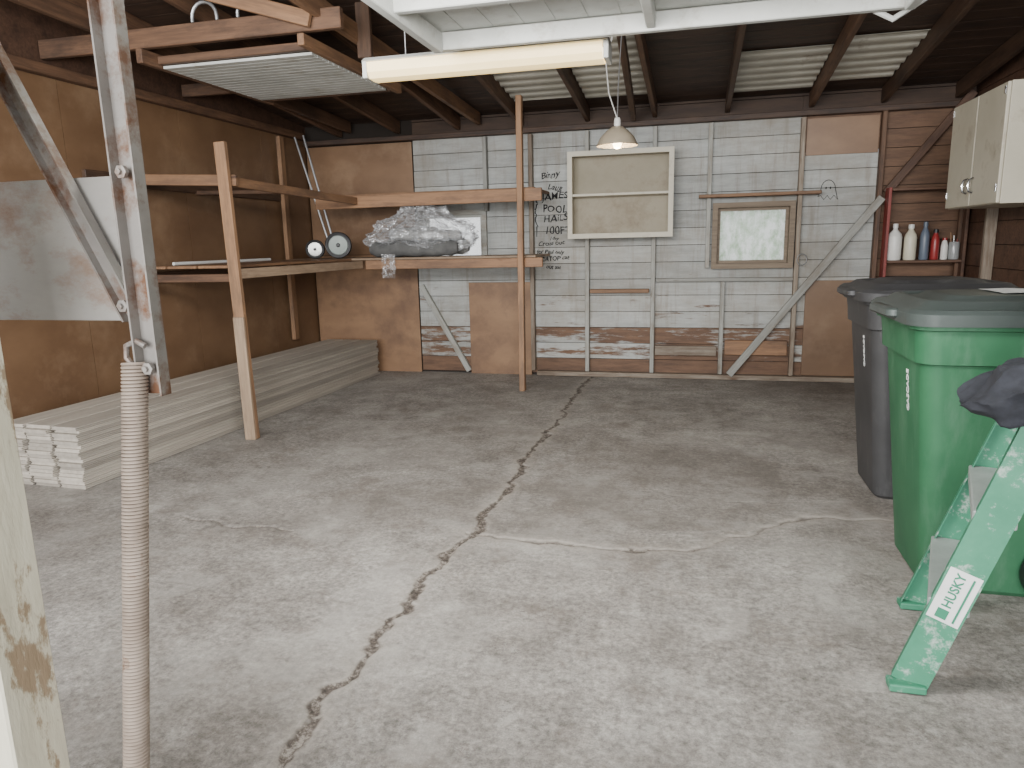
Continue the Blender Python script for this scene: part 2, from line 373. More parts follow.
paint=mixc(nt,ramp(nt,g5,[(.44,W),(.68,(.75,.75,.75))]),paint,(.27,.235,.185))
gv=noisen(nt,mapped((9,1,.8)),1.2,6,.7)
paint=mixc(nt,ramp(nt,gv,[(.52,W),(.72,(.65,.65,.65))]),paint,(.21,.175,.135))
cb=N(nt,'ShaderNodeCombineColor')
for i in range(3): nt.links.new(sp.outputs[0],cb.inputs[i])
paint=mixc(nt,1.0,paint,cb.outputs[0],'MULTIPLY')
bare=ramp(nt,g,[(.3,(.065,.034,.021)),(.7,(.19,.105,.06))])
g2=noisen(nt,mapped((.8,1,5.8)),1.6,8,.72); g3=noisen(nt,mapped((2.5,1,12)),2.3,6,.7)
h1=N(nt,'ShaderNodeMath',operation='MULTIPLY_ADD'); h1.inputs[1].default_value=.35; nt.links.new(g3,h1.inputs[0]); nt.links.new(sp.outputs[1],h1.inputs[2])
ad=N(nt,'ShaderNodeMath',operation='ADD'); nt.links.new(g2,ad.inputs[0]); nt.links.new(h1.outputs[0],ad.inputs[1])
mr=N(nt,'ShaderNodeMapRange'); mr.inputs[1].default_value=.90; mr.inputs[2].default_value=.99; nt.links.new(ad.outputs[0],mr.inputs[0])
c=mixc(nt,mr.outputs[0],paint,bare)
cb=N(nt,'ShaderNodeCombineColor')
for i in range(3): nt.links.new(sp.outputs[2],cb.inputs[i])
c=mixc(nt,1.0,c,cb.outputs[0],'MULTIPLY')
nt.links.new(c,b.inputs['Base Color']); b.inputs['Roughness'].default_value=.7; bump(nt,b,g,.2,.004)
wb=finish('wall_back',me,(0,0,0),[m,m_backing],rot=Matrix.Identity(3)); wb['kind']='structure'

# ---- left wall panels (hardboard sheets)
bm=bmesh.new()
def slopebox(bm,xa,xb,ya,yb,zlo,za,zb_,mi=0):
    vs=[bm.verts.new(p) for p in ((xa,ya,zlo),(xb,ya,zlo),(xb,yb,zlo),(xa,yb,zlo),(xa,ya,za),(xb,ya,za),(xb,yb,zb_),(xa,yb,zb_))]
    for f in ((0,3,2,1),(4,5,6,7),(0,1,5,4),(1,2,6,5),(2,3,7,6),(3,0,4,7)):
        bm.faces.new([vs[i] for i in f]).material_index=mi
ye=[YF,1.9,3.12,4.34,5.56,6.78,YB]
for a_,b_ in zip(ye,ye[1:]): slopebox(bm,XL-.012,XL,a_+.003,b_-.003,0.0,2.64,2.64)
slopebox(bm,XL-.06,XL-.012,YF,YB+.05,-.05,zb(YF)+.2,zb(YB)+.2,1)
o=finish('wall_left',me_from_bm(bm),(0,0,0),[m_hard,m_dark],rot=Matrix.Identity(3)); o['kind']='structure'
# ---- right wall of dark horizontal boards
bm=bmesh.new(); zz=0
while zz<3.3:
    addbox(bm,(XR,YF,zz+.003),(XR+.025,YB,zz+.19)); zz+=.193
addbox(bm,(XR+.025,YF,-.05),(XR+.07,YB+.05,3.4),1)
o=finish('wall_right',me_from_bm(bm),(0,0,0),[m_dark,m_backing],rot=Matrix.Identity(3)); o['kind']='structure'
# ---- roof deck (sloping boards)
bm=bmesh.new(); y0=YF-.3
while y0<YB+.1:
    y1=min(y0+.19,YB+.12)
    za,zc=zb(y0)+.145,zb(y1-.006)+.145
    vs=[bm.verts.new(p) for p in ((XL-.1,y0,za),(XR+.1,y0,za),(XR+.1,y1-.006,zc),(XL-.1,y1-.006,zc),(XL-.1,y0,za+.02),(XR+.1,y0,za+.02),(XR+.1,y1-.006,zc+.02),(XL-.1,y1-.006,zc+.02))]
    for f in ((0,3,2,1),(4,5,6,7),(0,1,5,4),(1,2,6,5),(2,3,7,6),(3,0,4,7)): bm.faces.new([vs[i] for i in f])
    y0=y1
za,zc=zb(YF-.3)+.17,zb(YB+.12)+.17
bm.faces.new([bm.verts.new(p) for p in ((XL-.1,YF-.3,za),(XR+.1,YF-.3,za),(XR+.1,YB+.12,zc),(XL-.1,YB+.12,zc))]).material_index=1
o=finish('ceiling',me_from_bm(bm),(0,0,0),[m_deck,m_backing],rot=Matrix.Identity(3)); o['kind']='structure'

# ---- rafters
for i,xr in enumerate((-3.9,-3.2,-2.5,-1.8,-1.1,-.42,.28,1.05,1.68,2.3)):
    dx=random.uniform(-.07,.07)
    o=beam('rafter',(xr+dx,YF,zb(YF)+.072),(xr,YB,zb(YB)+.072),.045,.14,m_joist)
    tag(o,'dark aged wooden rafter under the roof boards','rafter','roof rafters')
def timber(name,p0,p1,w,h,mat,label,cat='beam',group=None,up=(0,0,1)):
    return tag(beam(name,p0,p1,w,h,mat,up=up),label,cat,group)
timber('tie_beam',(XL+.005,4.25,2.81),(-2.10,4.25,2.81),.045,.12,m_joist,'brown wooden cross tie under the rafters')
timber('tie_beam',(XL+.005,5.66,2.81),(-2.10,5.66,2.81),.045,.10,m_joist,'dark cross tie behind the stored panel')
timber('ceiling_joist',(-2.25,2.6,2.945),(-2.25,7.60,2.75),.045,.12,m_edge,'orange-brown sawn joist hanging below the roof')
timber('ceiling_joist',(-3.75,2.6,2.945),(-3.75,7.60,2.75),.045,.12,m_joist,'dark brown sawn joist along the wall')
timber('roof_strut',(-2.19,4.75,2.70),(-2.19,4.75,3.05),.10,.04,m_joist,'short dark upright strut nailed to a joist','strut')
timber('roof_brace',(-.50,4.3,3.0),(-.62,7.5,2.66),.05,.09,m_joist,'dark diagonal brace nailed below the rafters','brace')
timber('roof_brace',(-2.3,3.4,3.02),(-1.2,5.4,2.86),.045,.1,m_joist,'brown slanting brace under the rafters','brace')
timber('roof_brace',(-3.05,4.19,3.04),(-2.28,4.19,2.80),.035,.09,m_edge,'orange-brown diagonal truss web on the cross tie','brace')
for (xa,xb,yy) in ((.31,1.02,5.2),(1.08,1.65,4.7),(-1.07,-.45,4.6)):
    timber('rafter_blocking',(xa,yy,zb(yy)+.08),(xb,yy,zb(yy)+.08),.04,.11,m_joist,'dark short blocking between two rafters','block')
# stored framed panel
pe=empty('framed_panel',(-2.95,4.95,2.66),'white ribbed panel in wooden frame stored overhead','panel')
beam('frame_rail',(-3.53,4.2,2.70),(-3.53,5.72,2.70),.045,.09,m_joist,pe)
beam('frame_rail',(-2.36,4.2,2.70),(-2.36,5.72,2.70),.045,.07,m_edge,pe)
beam('frame_rail',(-3.505,4.36,2.70),(-2.385,4.36,2.70),.04,.05,m_joist,pe)
beam('frame_rail',(-3.505,5.60,2.70),(-2.385,5.60,2.70),.04,.08,m_joist,pe)
bm=bmesh.new(); yy=4.385
while yy<5.53:
    addbox(bm,(-3.5,yy,2.655),(-2.39,yy+.060,2.672)); yy+=.072
addbox(bm,(-3.5,4.385,2.680),(-2.39,5.575,2.69),1)
finish('panel_sheet',me_from_bm(bm),(0,0,0),[m_white,m_joist],pe)
for i,xx in enumerate((-3.05,-2.72)):
    pts=[(xx-.09,4.25,2.876)]+[(xx-.09+.0,4.25,2.9)]+[(xx-.09*math.cos(t),4.25,2.90+.09*math.sin(t)) for t in np.linspace(0,math.pi,10)]+[(xx+.09,4.25,2.876)]
    tag(sweep('bent_tube',pts,.011,m_silver),'bent pale metal tube standing on the cross tie','tube','bent tubes in the rafters')
def corr(x0,x1,y0,y1,label):
    bm=bmesh.new(); n=int((y1-y0)/.012); prev=None
    cx,cy=(x0+x1)/2,(y0+y1)/2
    for i in range(n+1):
        yy=y0+(y1-y0)*i/n; zz=zb(yy)+.128+.011*math.copysign(abs(math.sin(i*.42))**.5,math.sin(i*.42))
        r_=[bm.verts.new((xx,yy,zz)) for xx in (x0,x1)]
        if prev: bm.faces.new((prev[0],prev[1],r_[1],r_[0]))
        prev=r_
    me=me_from_bm(bm); me.transform(Matrix.Translation((-cx,-cy,-zb(cy))))
    o=finish('corrugated_sheet',me,(cx,cy,zb(cy)),m_corr)
    s=o.modifiers.new('s','SOLIDIFY'); s.thickness=.002
    tag(o,label,'corrugated sheet','ribbed sheets between rafters')
corr(.318,1.010,6.35,7.45,'cream ribbed metal sheet tucked between rafters')
corr(1.090,1.640,6.2,7.3,'cream ribbed metal sheet tucked between rafters')
corr(-1.060,-.46,5.3,7.3,'cream ribbed metal sheet tucked between rafters')
corr(-1.760,-1.14,5.3,7.2,'cream ribbed metal sheet tucked between rafters')

# ---- back wall carpentry
def stud(x,z0,z1,mat=m_stud,w=.042,lab='grey painted wall stud on the board wall'):
    o=beam('wall_stud',(x,YB-.047,z0),(x,YB-.047,z1),.08,w,mat,up=(1,0,0))
    tag(o,lab,'stud','back wall studs')
stud(-2.20,1.8,2.57);stud(-1.70,.06,2.57,m_studb);stud(-1.10,.06,2.57);stud(-.41,.06,2.57)
stud(.13,1.16,2.57);stud(.29,.06,1.02);stud(.985,.06,2.57,m_studb);stud(1.69,.06,2.6,m_joist,lab='dark bare wall stud beside the red shelf')
timber('top_plate',(XL+.02,YB-.05,2.605),(XR-.03,YB-.05,2.605),.09,.05,m_deck,'dark wooden top plate along the board wall','plate')
timber('sill_plate',(-1.66,YB-.05,.03),(XR-.03,YB-.05,.03),.09,.05,m_studb,'worn wooden sill plate at the wall foot','plate')
timber('wall_block',(-1.07,YB-.05,.93),(-.45,YB-.05,.93),.08,.04,m_edge,'bare brown blocking between two studs','block')
timber('wall_block',(-.38,YB-.05,1.04),(.96,YB-.05,1.04),.08,.035,m_stud,'painted horizontal rail under the window','block')
timber('wall_block',(-.38,YB-.04,.30),(.25,YB-.04,.30),.05,.10,m_studb,'bare brown board low on the wall','board')
timber('wall_block',(.33,YB-.04,.34),(.94,YB-.04,.34),.05,.15,m_edge,'bare brown patch board low on the wall','board')
timber('wall_brace',(.38,YB-.105,.06),(1.71,YB-.105,1.80),.025,.072,m_stud,'grey painted diagonal brace across the studs','brace')
timber('wall_brace',(1.74,YB-.105,1.84),(2.40,YB-.105,2.70),.025,.072,m_dark,'dark diagonal brace above the red shelf','brace')
timber('wall_brace',(-3.0,YB-.035,1.0),(-2.46,YB-.035,.03),.05,.06,m_stud,'grey diagonal brace beside leaning plywood','brace')
def sheet(lo,hi,mat,label): 
    return tag(box('plywood_sheet',lo,hi,mat,bev=.002),label,'plywood')
sheet((-4.335,YB-.016,1.36),(-3.05,YB+.0,2.57),m_hard,'orange plywood sheet nailed above the corner shelf')
sheet((-4.335,YB-.016,0.0),(-3.05,YB+.0,1.355),m_ply,'orange plywood sheet nailed below the corner shelf')
sheet((-2.44,YB-.03,0.0),(-1.73,YB-.008,1.03),m_ply,'orange plywood offcut against the board wall')
sheet((1.09,YB-.03,.06),(1.66,YB-.008,1.02),m_hard,'brown plywood patch between two studs')
sheet((1.02,YB-.02,2.22),(1.66,YB-.008,2.56),m_hard,'brown hardboard patch high on the wall')

# windows
def glass(name,lo_,hi_,tint1,tint2):
    m,nt,b=newmat(name)
    f=noisen(nt,coords(nt,(1,1,1),False),7,8,.75)
    tr=N(nt,'ShaderNodeBsdfTransparent'); tl=N(nt,'ShaderNodeBsdfTranslucent')
    nt.links.new(ramp(nt,noisen(nt,coords(nt,(1,1,.6),False),11,6,.7),[(.40,tint1),(.58,tint2)]),tl.inputs[0])
    mx=N(nt,'ShaderNodeMixShader'); nt.links.new(ramp(nt,f,[(.3,(lo_,lo_,lo_)),(.7,(hi_,hi_,hi_))]),mx.inputs[0]); nt.links.new(tr.outputs[0],mx.inputs[1]); nt.links.new(tl.outputs[0],mx.inputs[2])
    nt.links.new(mx.outputs[0],nt.nodes['Material Output'].inputs[0]); return m
def window(name,w,matf,pane,depth=.09):
    x0,x1,z0,z1=w; e=empty(name,((x0+x1)/2,YB,z0),kind='structure')
    bm=bmesh.new(); t=.05
    for lo,hi in (((x0-t,YB-depth,z0-t),(x1+t,YB+.06,z0)),((x0-t,YB-depth,z1),(x1+t,YB+.06,z1+t)),((x0-t,YB-depth,z0),(x0,YB+.06,z1)),((x1,YB-depth,z0),(x1+t,YB+.06,z1)),
                  ((x0,YB-.0,z0),(x0+.03,YB+.03,z1)),((x1-.03,YB,z0),(x1,YB+.03,z1)),((x0+.03,YB,z0),(x1-.03,YB+.03,z0+.03)),((x0+.03,YB,z1-.03),(x1-.03,YB+.03,z1))): addbox(bm,lo,hi)
    finish('window_frame',me_from_bm(bm),(0,0,0),matf,e)
    box('window_pane',(x0+.02,YB+.012,z0+.02),(x1-.02,YB+.016,z1-.02),pane,e,bev=0)
m_wfr=wood('weathered_window_wood',(.14,.10,.065),(.28,.215,.15),knots=(.13,.08,.05))
window('window_1',wins[0],m_wfr,glass('dusty_glass',.40,.70,(.42,.58,.36),(.95,.98,.94))); window('window_2',wins[1],m_stud,glass('bright_glass',.10,.25,(.95,.97,.95),(.98,.99,.98)),.05)
timber('window_shelf',(.03,YB-.12,1.865),(1.16,YB-.12,1.865),.17,.03,m_edge,'narrow brown shelf board above the window','shelf')
bm=bmesh.new()
for i in range(14):
    bmesh.ops.create_icosphere(bm,subdivisions=3,radius=random.uniform(.12,.26),matrix=Matrix.Translation((random.uniform(-.0,.8),9.9+random.uniform(-.3,.3),.15 if i<4 else random.uniform(.3,1.15))))
for v_ in bm.verts: v_.co+=noise.noise_vector(v_.co*9)*.12; v_.co.z=max(v_.co.z,0)
tag(finish('garden_shrub',me_from_bm(bm),(0,0,0),m_hedge,smooth=False),'green leafy shrub outside the dusty window','shrub')

# wall writing
items=[('Binny',.04,1.00,.09,8,.3),('Laug',.10,.895,.085,-5,.3),('JAMES',.05,.78,.105,4,.1),('POOL?',.05,.665,.10,-3,.15),('HAiLS',.06,.55,.105,5,.15),('100FT',.07,.435,.11,-1,.1),('1 day',.12,.37,.05,-3,.2),('Cross out',.0,.30,.07,4,.25),('for Paul only',-.02,.225,.058,-1,.25),('CATOP cat',.02,.14,.066,3,.2),('out sat',.08,.06,.06,-2,.2),
 ('(',-.04,.78,.12,5,0),('{',-.045,.66,.12,-6,0),('(',-.04,.54,.12,3,0),('|',-.03,.43,.12,4,0)]
me=textmesh(items,off=.0012,wob=.014)
finish('wall_writing',me,(-1.64,YB-.0075,1.11),m_ink,wb,rot=BM_WALL)
pts=[(1.155,YB-.008,1.83)]+[(1.245-.065*math.cos(t),YB-.008,1.90+.085*math.sin(t)) for t in np.linspace(0,math.pi,9)]+[(1.335,YB-.008,1.80),(1.30,YB-.008,1.84),(1.27,YB-.008,1.80),(1.24,YB-.008,1.84),(1.21,YB-.008,1.80),(1.18,YB-.008,1.84),(1.155,YB-.008,1.83)]
sweep('wall_writing',pts,.003,m_ink,wb,seg=5)
for xx in (1.225,1.265): sweep('wall_writing',[(xx,YB-.008,1.90),(xx,YB-.008,1.92)],.006,m_ink,wb,seg=5)

# ---- open cabinet on back wall
oc=empty('open_cabinet',(-.735,YB-.1,1.47),'cream open-fronted shallow cabinet hung on the wall','cabinet')
x0,x1,z0,z1,ya,yb=-1.255,-.22,1.49,2.33,YB-.31,YB-.09
bm=bmesh.new()
for lo,hi in (((x0,ya,z0),(x0+.025,yb,z1)),((x1-.025,ya,z0),(x1,yb,z1)),((x0+.025,ya,z0),(x1-.025,yb,z0+.025)),((x0+.025,ya,z1-.025),(x1-.025,yb,z1)),
  ((x0-.008,ya-.015,z0-.008),(x0+.04,ya,z1+.008)),((x1-.04,ya-.015,z0-.008),(x1+.008,ya,z1+.008)),((x0+.04,ya-.015,z0-.008),(x1-.04,ya,z0+.04)),((x0+.04,ya-.015,z1-.04),(x1-.04,ya,z1+.008))): addbox(bm,lo,hi)
finish('body',me_from_bm(bm),(0,0,0),m_cream,oc)
box('back_panel',(x0+.026,yb-.012,z0+.026),(x1-.026,yb-.001,z1-.026),surf('shaded_cabinet_back',(.27,.24,.175),(.39,.35,.27),ns=2,vary=0,spot=(.17,.125,.08),spots=2,spotlo=.50,spothi=.75),oc,bev=0)  # blotchy brown back, coloured darker to stand in for shade inside the recess
box('shelf',(x0+.027,ya+.002,z0+.41),(x1-.027,yb-.014,z0+.435),m_cream,oc)

# ---- red shelf unit with bottles
rs=empty('wall_shelf',(2.08,YB-.1,1.18),'dark red and brown open shelf between studs','shelf')
box('side_board',(1.735,YB-.24,1.0),(1.76,YB-.1,1.88),m_red,rs); box('side_board',(2.39,YB-.24,1.0),(2.415,YB-.1,1.88),m_dark,rs)
beam('shelf_board',(1.762,YB-.17,1.20),(2.388,YB-.17,1.20),.15,.025,m_dark,rs); beam('shelf_board',(1.762,YB-.17,1.86),(2.388,YB-.17,1.86),.15,.025,m_dark,rs)
beam('shelf_board',(1.762,YB-.17,1.03),(2.388,YB-.17,1.03),.15,.025,m_red,rs)
def bottle(x,h,r,mat,capmat,label,neck=.3,y=YB-.17,z=1.213,name='bottle'):
    e=empty(name,(x,y,z),label,'bottle',group='bottles on the red shelf')
    revolve('bottle_body',[(0,0),(r*.9,0),(r,.01),(r,h*.62),(r*.85,h*.72),(r*neck*1.2,h*.82),(r*neck,h*.86),(r*neck,h*.88),(0,h*.88)],(x,y,z),mat,e,seg=20)
    revolve('bottle_cap',[(0,0),(r*neck*1.25,0),(r*neck*1.2,h*.11),(0,h*.12)],(x,y,z+h*.881),capmat,e,seg=16)
m_wp=plain('white_plastic',(.75,.74,.70),.4); m_yp=plain('ivory_plastic',(.68,.64,.50),.4); m_bp=plain('blue_grey_plastic',(.13,.16,.21),.4); m_rp=plain('red_can_paint',(.30,.03,.03),.35)
m_clear=plain('clear_jar',(.6,.62,.62),.15,trans=.5)
bottle(1.83,.34,.062,m_wp,m_wp,'white plastic bottle on the red shelf')
bottle(1.965,.33,.054,m_yp,m_wp,'ivory plastic bottle on the red shelf',.4)
bottle(2.085,.35,.040,m_bp,m_bp,'slim blue-grey bottle on the red shelf',.4)
bottle(2.175,.28,.036,m_rp,m_black,'small red can on the red shelf',.5,name='spray_can')
bottle(2.255,.20,.030,m_wp,m_rp,'small white bottle with red cap',.6)
e=empty('glass_jar',(2.335,YB-.17,1.213),'clear jar of brushes on the red shelf','jar')
revolve('jar_body',[(0,0),(.042,0),(.046,.02),(.046,.14),(.04,.16),(.038,.16),(.043,.14),(.043,.02),(0,.01)],(2.335,YB-.17,1.213),m_clear,e)
for i in range(3): sweep('brush_handle',[(2.32+.012*i,YB-.17,1.228),(2.30+.03*i,YB-.165,1.46-.03*i)],.005,(m_orange,m_silver,m_red)[i],e,seg=6)

# ---- wall cabinet on right wall
wc=empty('wall_cabinet',(2.2,6.06,1.64),'cream two-door kitchen wall cabinet with chrome pulls','cabinet')
box('body',(1.975,5.55,1.64),(2.445,6.58,2.42),m_cream,wc,bev=.004)
for (a_,b_,hy) in ((5.555,6.055,6.0),(6.065,6.575,6.12)):
    d=box('door',(1.952,a_,1.645),(1.9745,b_,2.415),m_cream,wc,bev=.006)
    sweep('handle',[(1.951,hy,1.74),(1.925,hy,1.75),(1.915,hy,1.79),(1.925,hy,1.83),(1.951,hy,1.84)],.009,m_chrome,d,seg=8)
    for hz in (1.72,2.34): box('hinge',(1.945,a_+.01 if hy<6.06 else b_-.03,hz),(1.952,a_+.03 if hy<6.06 else b_-.01,hz+.05),m_chrome,d,bev=.001)
for yy in (1.6,2.4,3.2,4.0,4.8,5.45,6.9,7.55):
    tag(beam('wall_stud',(XR-.046,yy,.0),(XR-.046,yy,2.6),.045,.085,m_joist if yy!=6.9 else m_studb,up=(1,0,0)),'brown bare stud on the dark boarded wall','stud','side wall studs')
timber('wall_stud',(XL+.047,7.07,.45),(XL+.047,7.07,2.62),.045,.085,m_orange,'orange pine stud on the brown panelled wall','stud')
timber('wall_ledger',(XL+.02,4.45,2.00),(XL+.02,7.02,2.00),.035,.10,m_joist,'long brown ledger board on the panelled wall','ledger')
timber('wall_ledger',(XL+.02,5.0,1.235),(XL+.02,7.02,1.235),.035,.09,m_joist,'low brown ledger board on the panelled wall','ledger')
timber('top_plate',(XL+.03,YF,2.68),(XL+.03,YB-.12,2.68),.06,.07,m_joist,'dark top plate over the panelled wall','plate')

# ---- L-shaped storage shelf
ss=empty('storage_shelf',(-3.0,6.2,0),'rough L-shaped storage shelf of pine posts and boards','shelf')
beam('post',(-3.30,4.70,0),(-3.36,4.72,2.22),.09,.04,m_orange,ss,up=(0,1,0))
beam('post',(-3.30,4.665,0.0),(-3.315,4.675,.95),.09,.025,m_grey,ss,up=(0,1,0))
beam('post',(-1.63,6.775,0),(-1.61,6.775,2.79),.055,.075,m_orange,ss,up=(0,1,0))
beam('edge_board',(-3.80,6.835,1.895),(-1.42,6.835,1.905),.035,.12,m_edge,ss)
beam('edge_board',(-3.28,6.835,1.265),(-1.42,6.835,1.265),.035,.09,m_edge,ss)
beam('edge_board',(-3.32,4.75,1.270),(-3.32,6.81,1.270),.035,.075,m_grey,ss)
beam('edge_board',(-3.34,4.76,1.945),(-3.34,6.81,1.905),.035,.07,m_edge,ss)
beam('cross_arm',(-4.33,4.765,2.0),(-3.28,4.765,1.95),.035,.08,m_edge,ss)
beam('cross_arm',(-4.33,4.765,1.24),(-3.36,4.765,1.24),.035,.06,m_joist,ss)
beam('cross_arm',(-4.33,5.7,1.955),(-3.36,5.7,1.93),.09,.035,m_joist,ss)
for yy in (7.0,7.25,7.5):
    beam('shelf_board',(-4.3 if yy>7.1 else -4.25,yy,1.322),(-1.5,yy,1.322),.24,.022,m_grey,ss); beam('shelf_board',(-3.74,yy,1.966),(-1.5,yy,1.966),.24,.022,m_edge,ss)
for xx in (-4.15,-3.87,-3.59,): beam('shelf_board',(xx,4.8,1.322),(xx,6.87,1.322),.26,.022,m_edge,ss,up=(0,0,1))

# ---- siding planks stack
prof=[(-.099,0),(.092,0),(.099,.005),(.099,.009),(.088,.0125),(.099,.016),(.099,.022),(-.092,.022),(-.099,.018),(-.088,.011),(-.099,.006)]
def plank_mesh(L):
    bm=bmesh.new(); A=[];B=[]
    for px_,pz in prof: A.append(bm.verts.new((px_,-L/2,pz))); B.append(bm.verts.new((px_,L/2,pz)))
    n=len(prof)
    for k in range(n): bm.faces.new((A[k],A[(k+1)%n],B[(k+1)%n],B[k]))
    bm.faces.new(A[::-1]); bm.faces.new(B); bmesh.ops.recalc_face_normals(bm,faces=bm.faces[:]); me=me_from_bm(bm); me.materials.append(m_plank); return me
pm=[plank_mesh(4.02),plank_mesh(4.04),plank_mesh(4.0)]
for k in range(17):
    for j in range(3):
        o=bpy.data.objects.new('siding_plank',random.choice(pm)); col.objects.link(o)
        o.location=(-4.09+.209*j+.008*math.sin(k*1.1+j)+random.uniform(-.001,.001),5.45+random.uniform(-.010,.010),.001+k*.0236)
        o.rotation_euler=(0,0,-.038)
        tag(o,'long pale grey siding plank in a low stack','siding plank','stack of siding planks')

# ---- items on shelf
def gauge(loc,r,rimm,facem,label):
    e=empty('round_gauge',(loc[0],loc[1],loc[2]-r),label,'gauge')
    rot=Matrix.Rotation(math.radians(23),3,'Z')@Matrix.Rotation(math.radians(90),3,'X')
    revolve('rim',[(0,-.05),(r*.8,-.05),(r,-.03),(r,.03),(r*.95,.045),(r*.8,.04),(r*.78,.02),(0,.02)],loc,rimm,e,rot=rot,seg=36)
    n=rot@Vector((0,0,1))
    revolve('dial_face',[(0,.0),(r*.74,.0),(r*.70,.012),(0,.016)],Vector(loc)+n*.0215,facem,e,rot=rot,seg=32)
    revolve('hub',[(0,0),(r*.16,0),(r*.12,.015),(0,.018)],Vector(loc)+n*.038,rimm,e,rot=rot,seg=20)
gauge((-3.655,6.98,1.472),.137,m_black,plain('grey_green_dial',(.24,.29,.26),.4),'large black-rimmed round dial on the shelf')
gauge((-3.93,6.98,1.435),.10,m_black,plain('pale_dial',(.45,.45,.43),.3,.5),'small silver round dial on the shelf')
for i,(a_,b_) in enumerate((((-3.80,7.13,1.345),(-4.20,7.2,2.62)),((-3.76,7.15,1.345),(-4.12,7.24,2.64)))):
    tag(sweep('metal_pole',[a_,b_],.012,m_silver,seg=10),'thin silver pole leaning up from the shelf','pole','leaning silver poles')
tag(sweep('white_pipe',[(-4.1,5.0,1.348),(-4.05,6.3,1.348)],.014,plain('pvc',(.7,.7,.68),.4)),'thin white plastic pipe lying on the shelf','pipe')
pb=empty('wrapped_bundle',(-2.85,7.15,1.335),'clear plastic sheeting crumpled over grey rolled cushions','plastic bundle')
m_roll=surf('dark_grey_fabric',(.09,.09,.09),(.16,.16,.155),ns=8,rough=.9)
m_roll2=surf('pale_grey_fabric',(.24,.24,.23),(.36,.36,.35),ns=8,rough=.9)
for (a_,b_,r,mm) in (((-3.30,7.02,1.42),(-2.32,6.98,1.42),.080,m_roll),((-3.22,7.22,1.435),(-2.28,7.2,1.435),.090,m_roll2),((-3.10,7.08,1.56),(-2.30,7.02,1.545),.055,m_roll2),((-3.15,7.2,1.60),(-2.6,7.16,1.60),.04,m_roll2)):
    a_=Vector(a_);b_=Vector(b_); pts=[a_.lerp(b_,t) for t in np.linspace(0,1,14)]
    sweep('roll',pts,r,mm,pb,seg=14,radii=[r*(.6 if i in(0,13) else 1+.08*math.sin(i*2.1)) for i in range(14)])
m_film,nt,b=newmat('clear_plastic_film')
nt.nodes.remove(b); out=nt.nodes['Material Output']
tr=N(nt,'ShaderNodeBsdfTransparent'); gl=N(nt,'ShaderNodeBsdfGlossy'); gl.inputs['Color'].default_value=(.95,.97,1,1); gl.inputs['Roughness'].default_value=.16
df=N(nt,'ShaderNodeBsdfDiffuse'); df.inputs['Color'].default_value=(.76,.78,.80,1)
f=noisen(nt,coords(nt,(1,1,1.4),False),18,5,.6)
bp=N(nt,'ShaderNodeBump'); bp.inputs['Strength'].default_value=.8; bp.inputs['Distance'].default_value=.02; nt.links.new(f,bp.inputs['Height']); nt.links.new(bp.outputs[0],gl.inputs['Normal'])
m1=N(nt,'ShaderNodeMixShader'); m1.inputs[0].default_value=.55; nt.links.new(gl.outputs[0],m1.inputs[1]); nt.links.new(df.outputs[0],m1.inputs[2])
lw=N(nt,'ShaderNodeLayerWeight'); lw.inputs[0].default_value=.3
f2=noisen(nt,coords(nt,(1.2,1,2.2),False),9,4,.6)
al=N(nt,'ShaderNodeMath',operation='MULTIPLY_ADD'); al.inputs[1].default_value=.55; nt.links.new(lw.outputs['Facing'],al.inputs[0]); nt.links.new(ramp(nt,f2,[(.44,(.04,.04,.04)),(.54,(.45,.45,.45)),(.60,(.08,.08,.08))]),al.inputs[2])
m2=N(nt,'ShaderNodeMixShader'); nt.links.new(al.outputs[0],m2.inputs[0]); nt.links.new(tr.outputs[0],m2.inputs[1]); nt.links.new(m1.outputs[0],m2.inputs[2]); nt.links.new(m2.outputs[0],out.inputs[0])
def film(sx,sy,top,loc,seed,sub):
    bm=bmesh.new(); bmesh.ops.create_icosphere(bm,subdivisions=sub,radius=1)
    for v_ in bm.verts:
        p=v_.co.copy(); q=Vector((p.x*sx,p.y*sy,p.z*(top if p.z>0 else .15)))
        q.z+=.11*max(0,1-abs(p.x+.05)*1.5)*(p.z>0)
        q+=noise.noise_vector(p*1.8+Vector((seed,0,0)))*.07
        w_=noise.noise_vector(p*1.3+Vector((seed,4,0)))*1.2
        rg=(1-abs(noise.noise((p+w_)*1.6+Vector((3,seed,2))))*2)**5*.07+(1-abs(noise.noise((p+w_)*3.0+Vector((7,0,seed))))*2)**4*.035
        q+=p.normalized()*rg; q.z=max(q.z,-.170); v_.co=q
    return finish('plastic_film',me_from_bm(bm),loc,m_film,pb,smooth=True)
film(.58,.25,.23,(-2.78,7.15,1.512),2.0,5)
bm=bmesh.new(); 
bmesh.ops.create_grid(bm,x_segments=14,y_segments=18,size=1)
for v_ in bm.verts:
    p=v_.co.copy(); v_.co=Vector((p.x*.07+noise.noise(p*3)*.025,-.02+noise.noise(p*2+Vector((5,0,0)))*.02+.012*math.sin(p.x*9),p.y*.12))
finish('plastic_flap',me_from_bm(bm),(-3.00,6.785,1.25),m_film,pb,smooth=True)

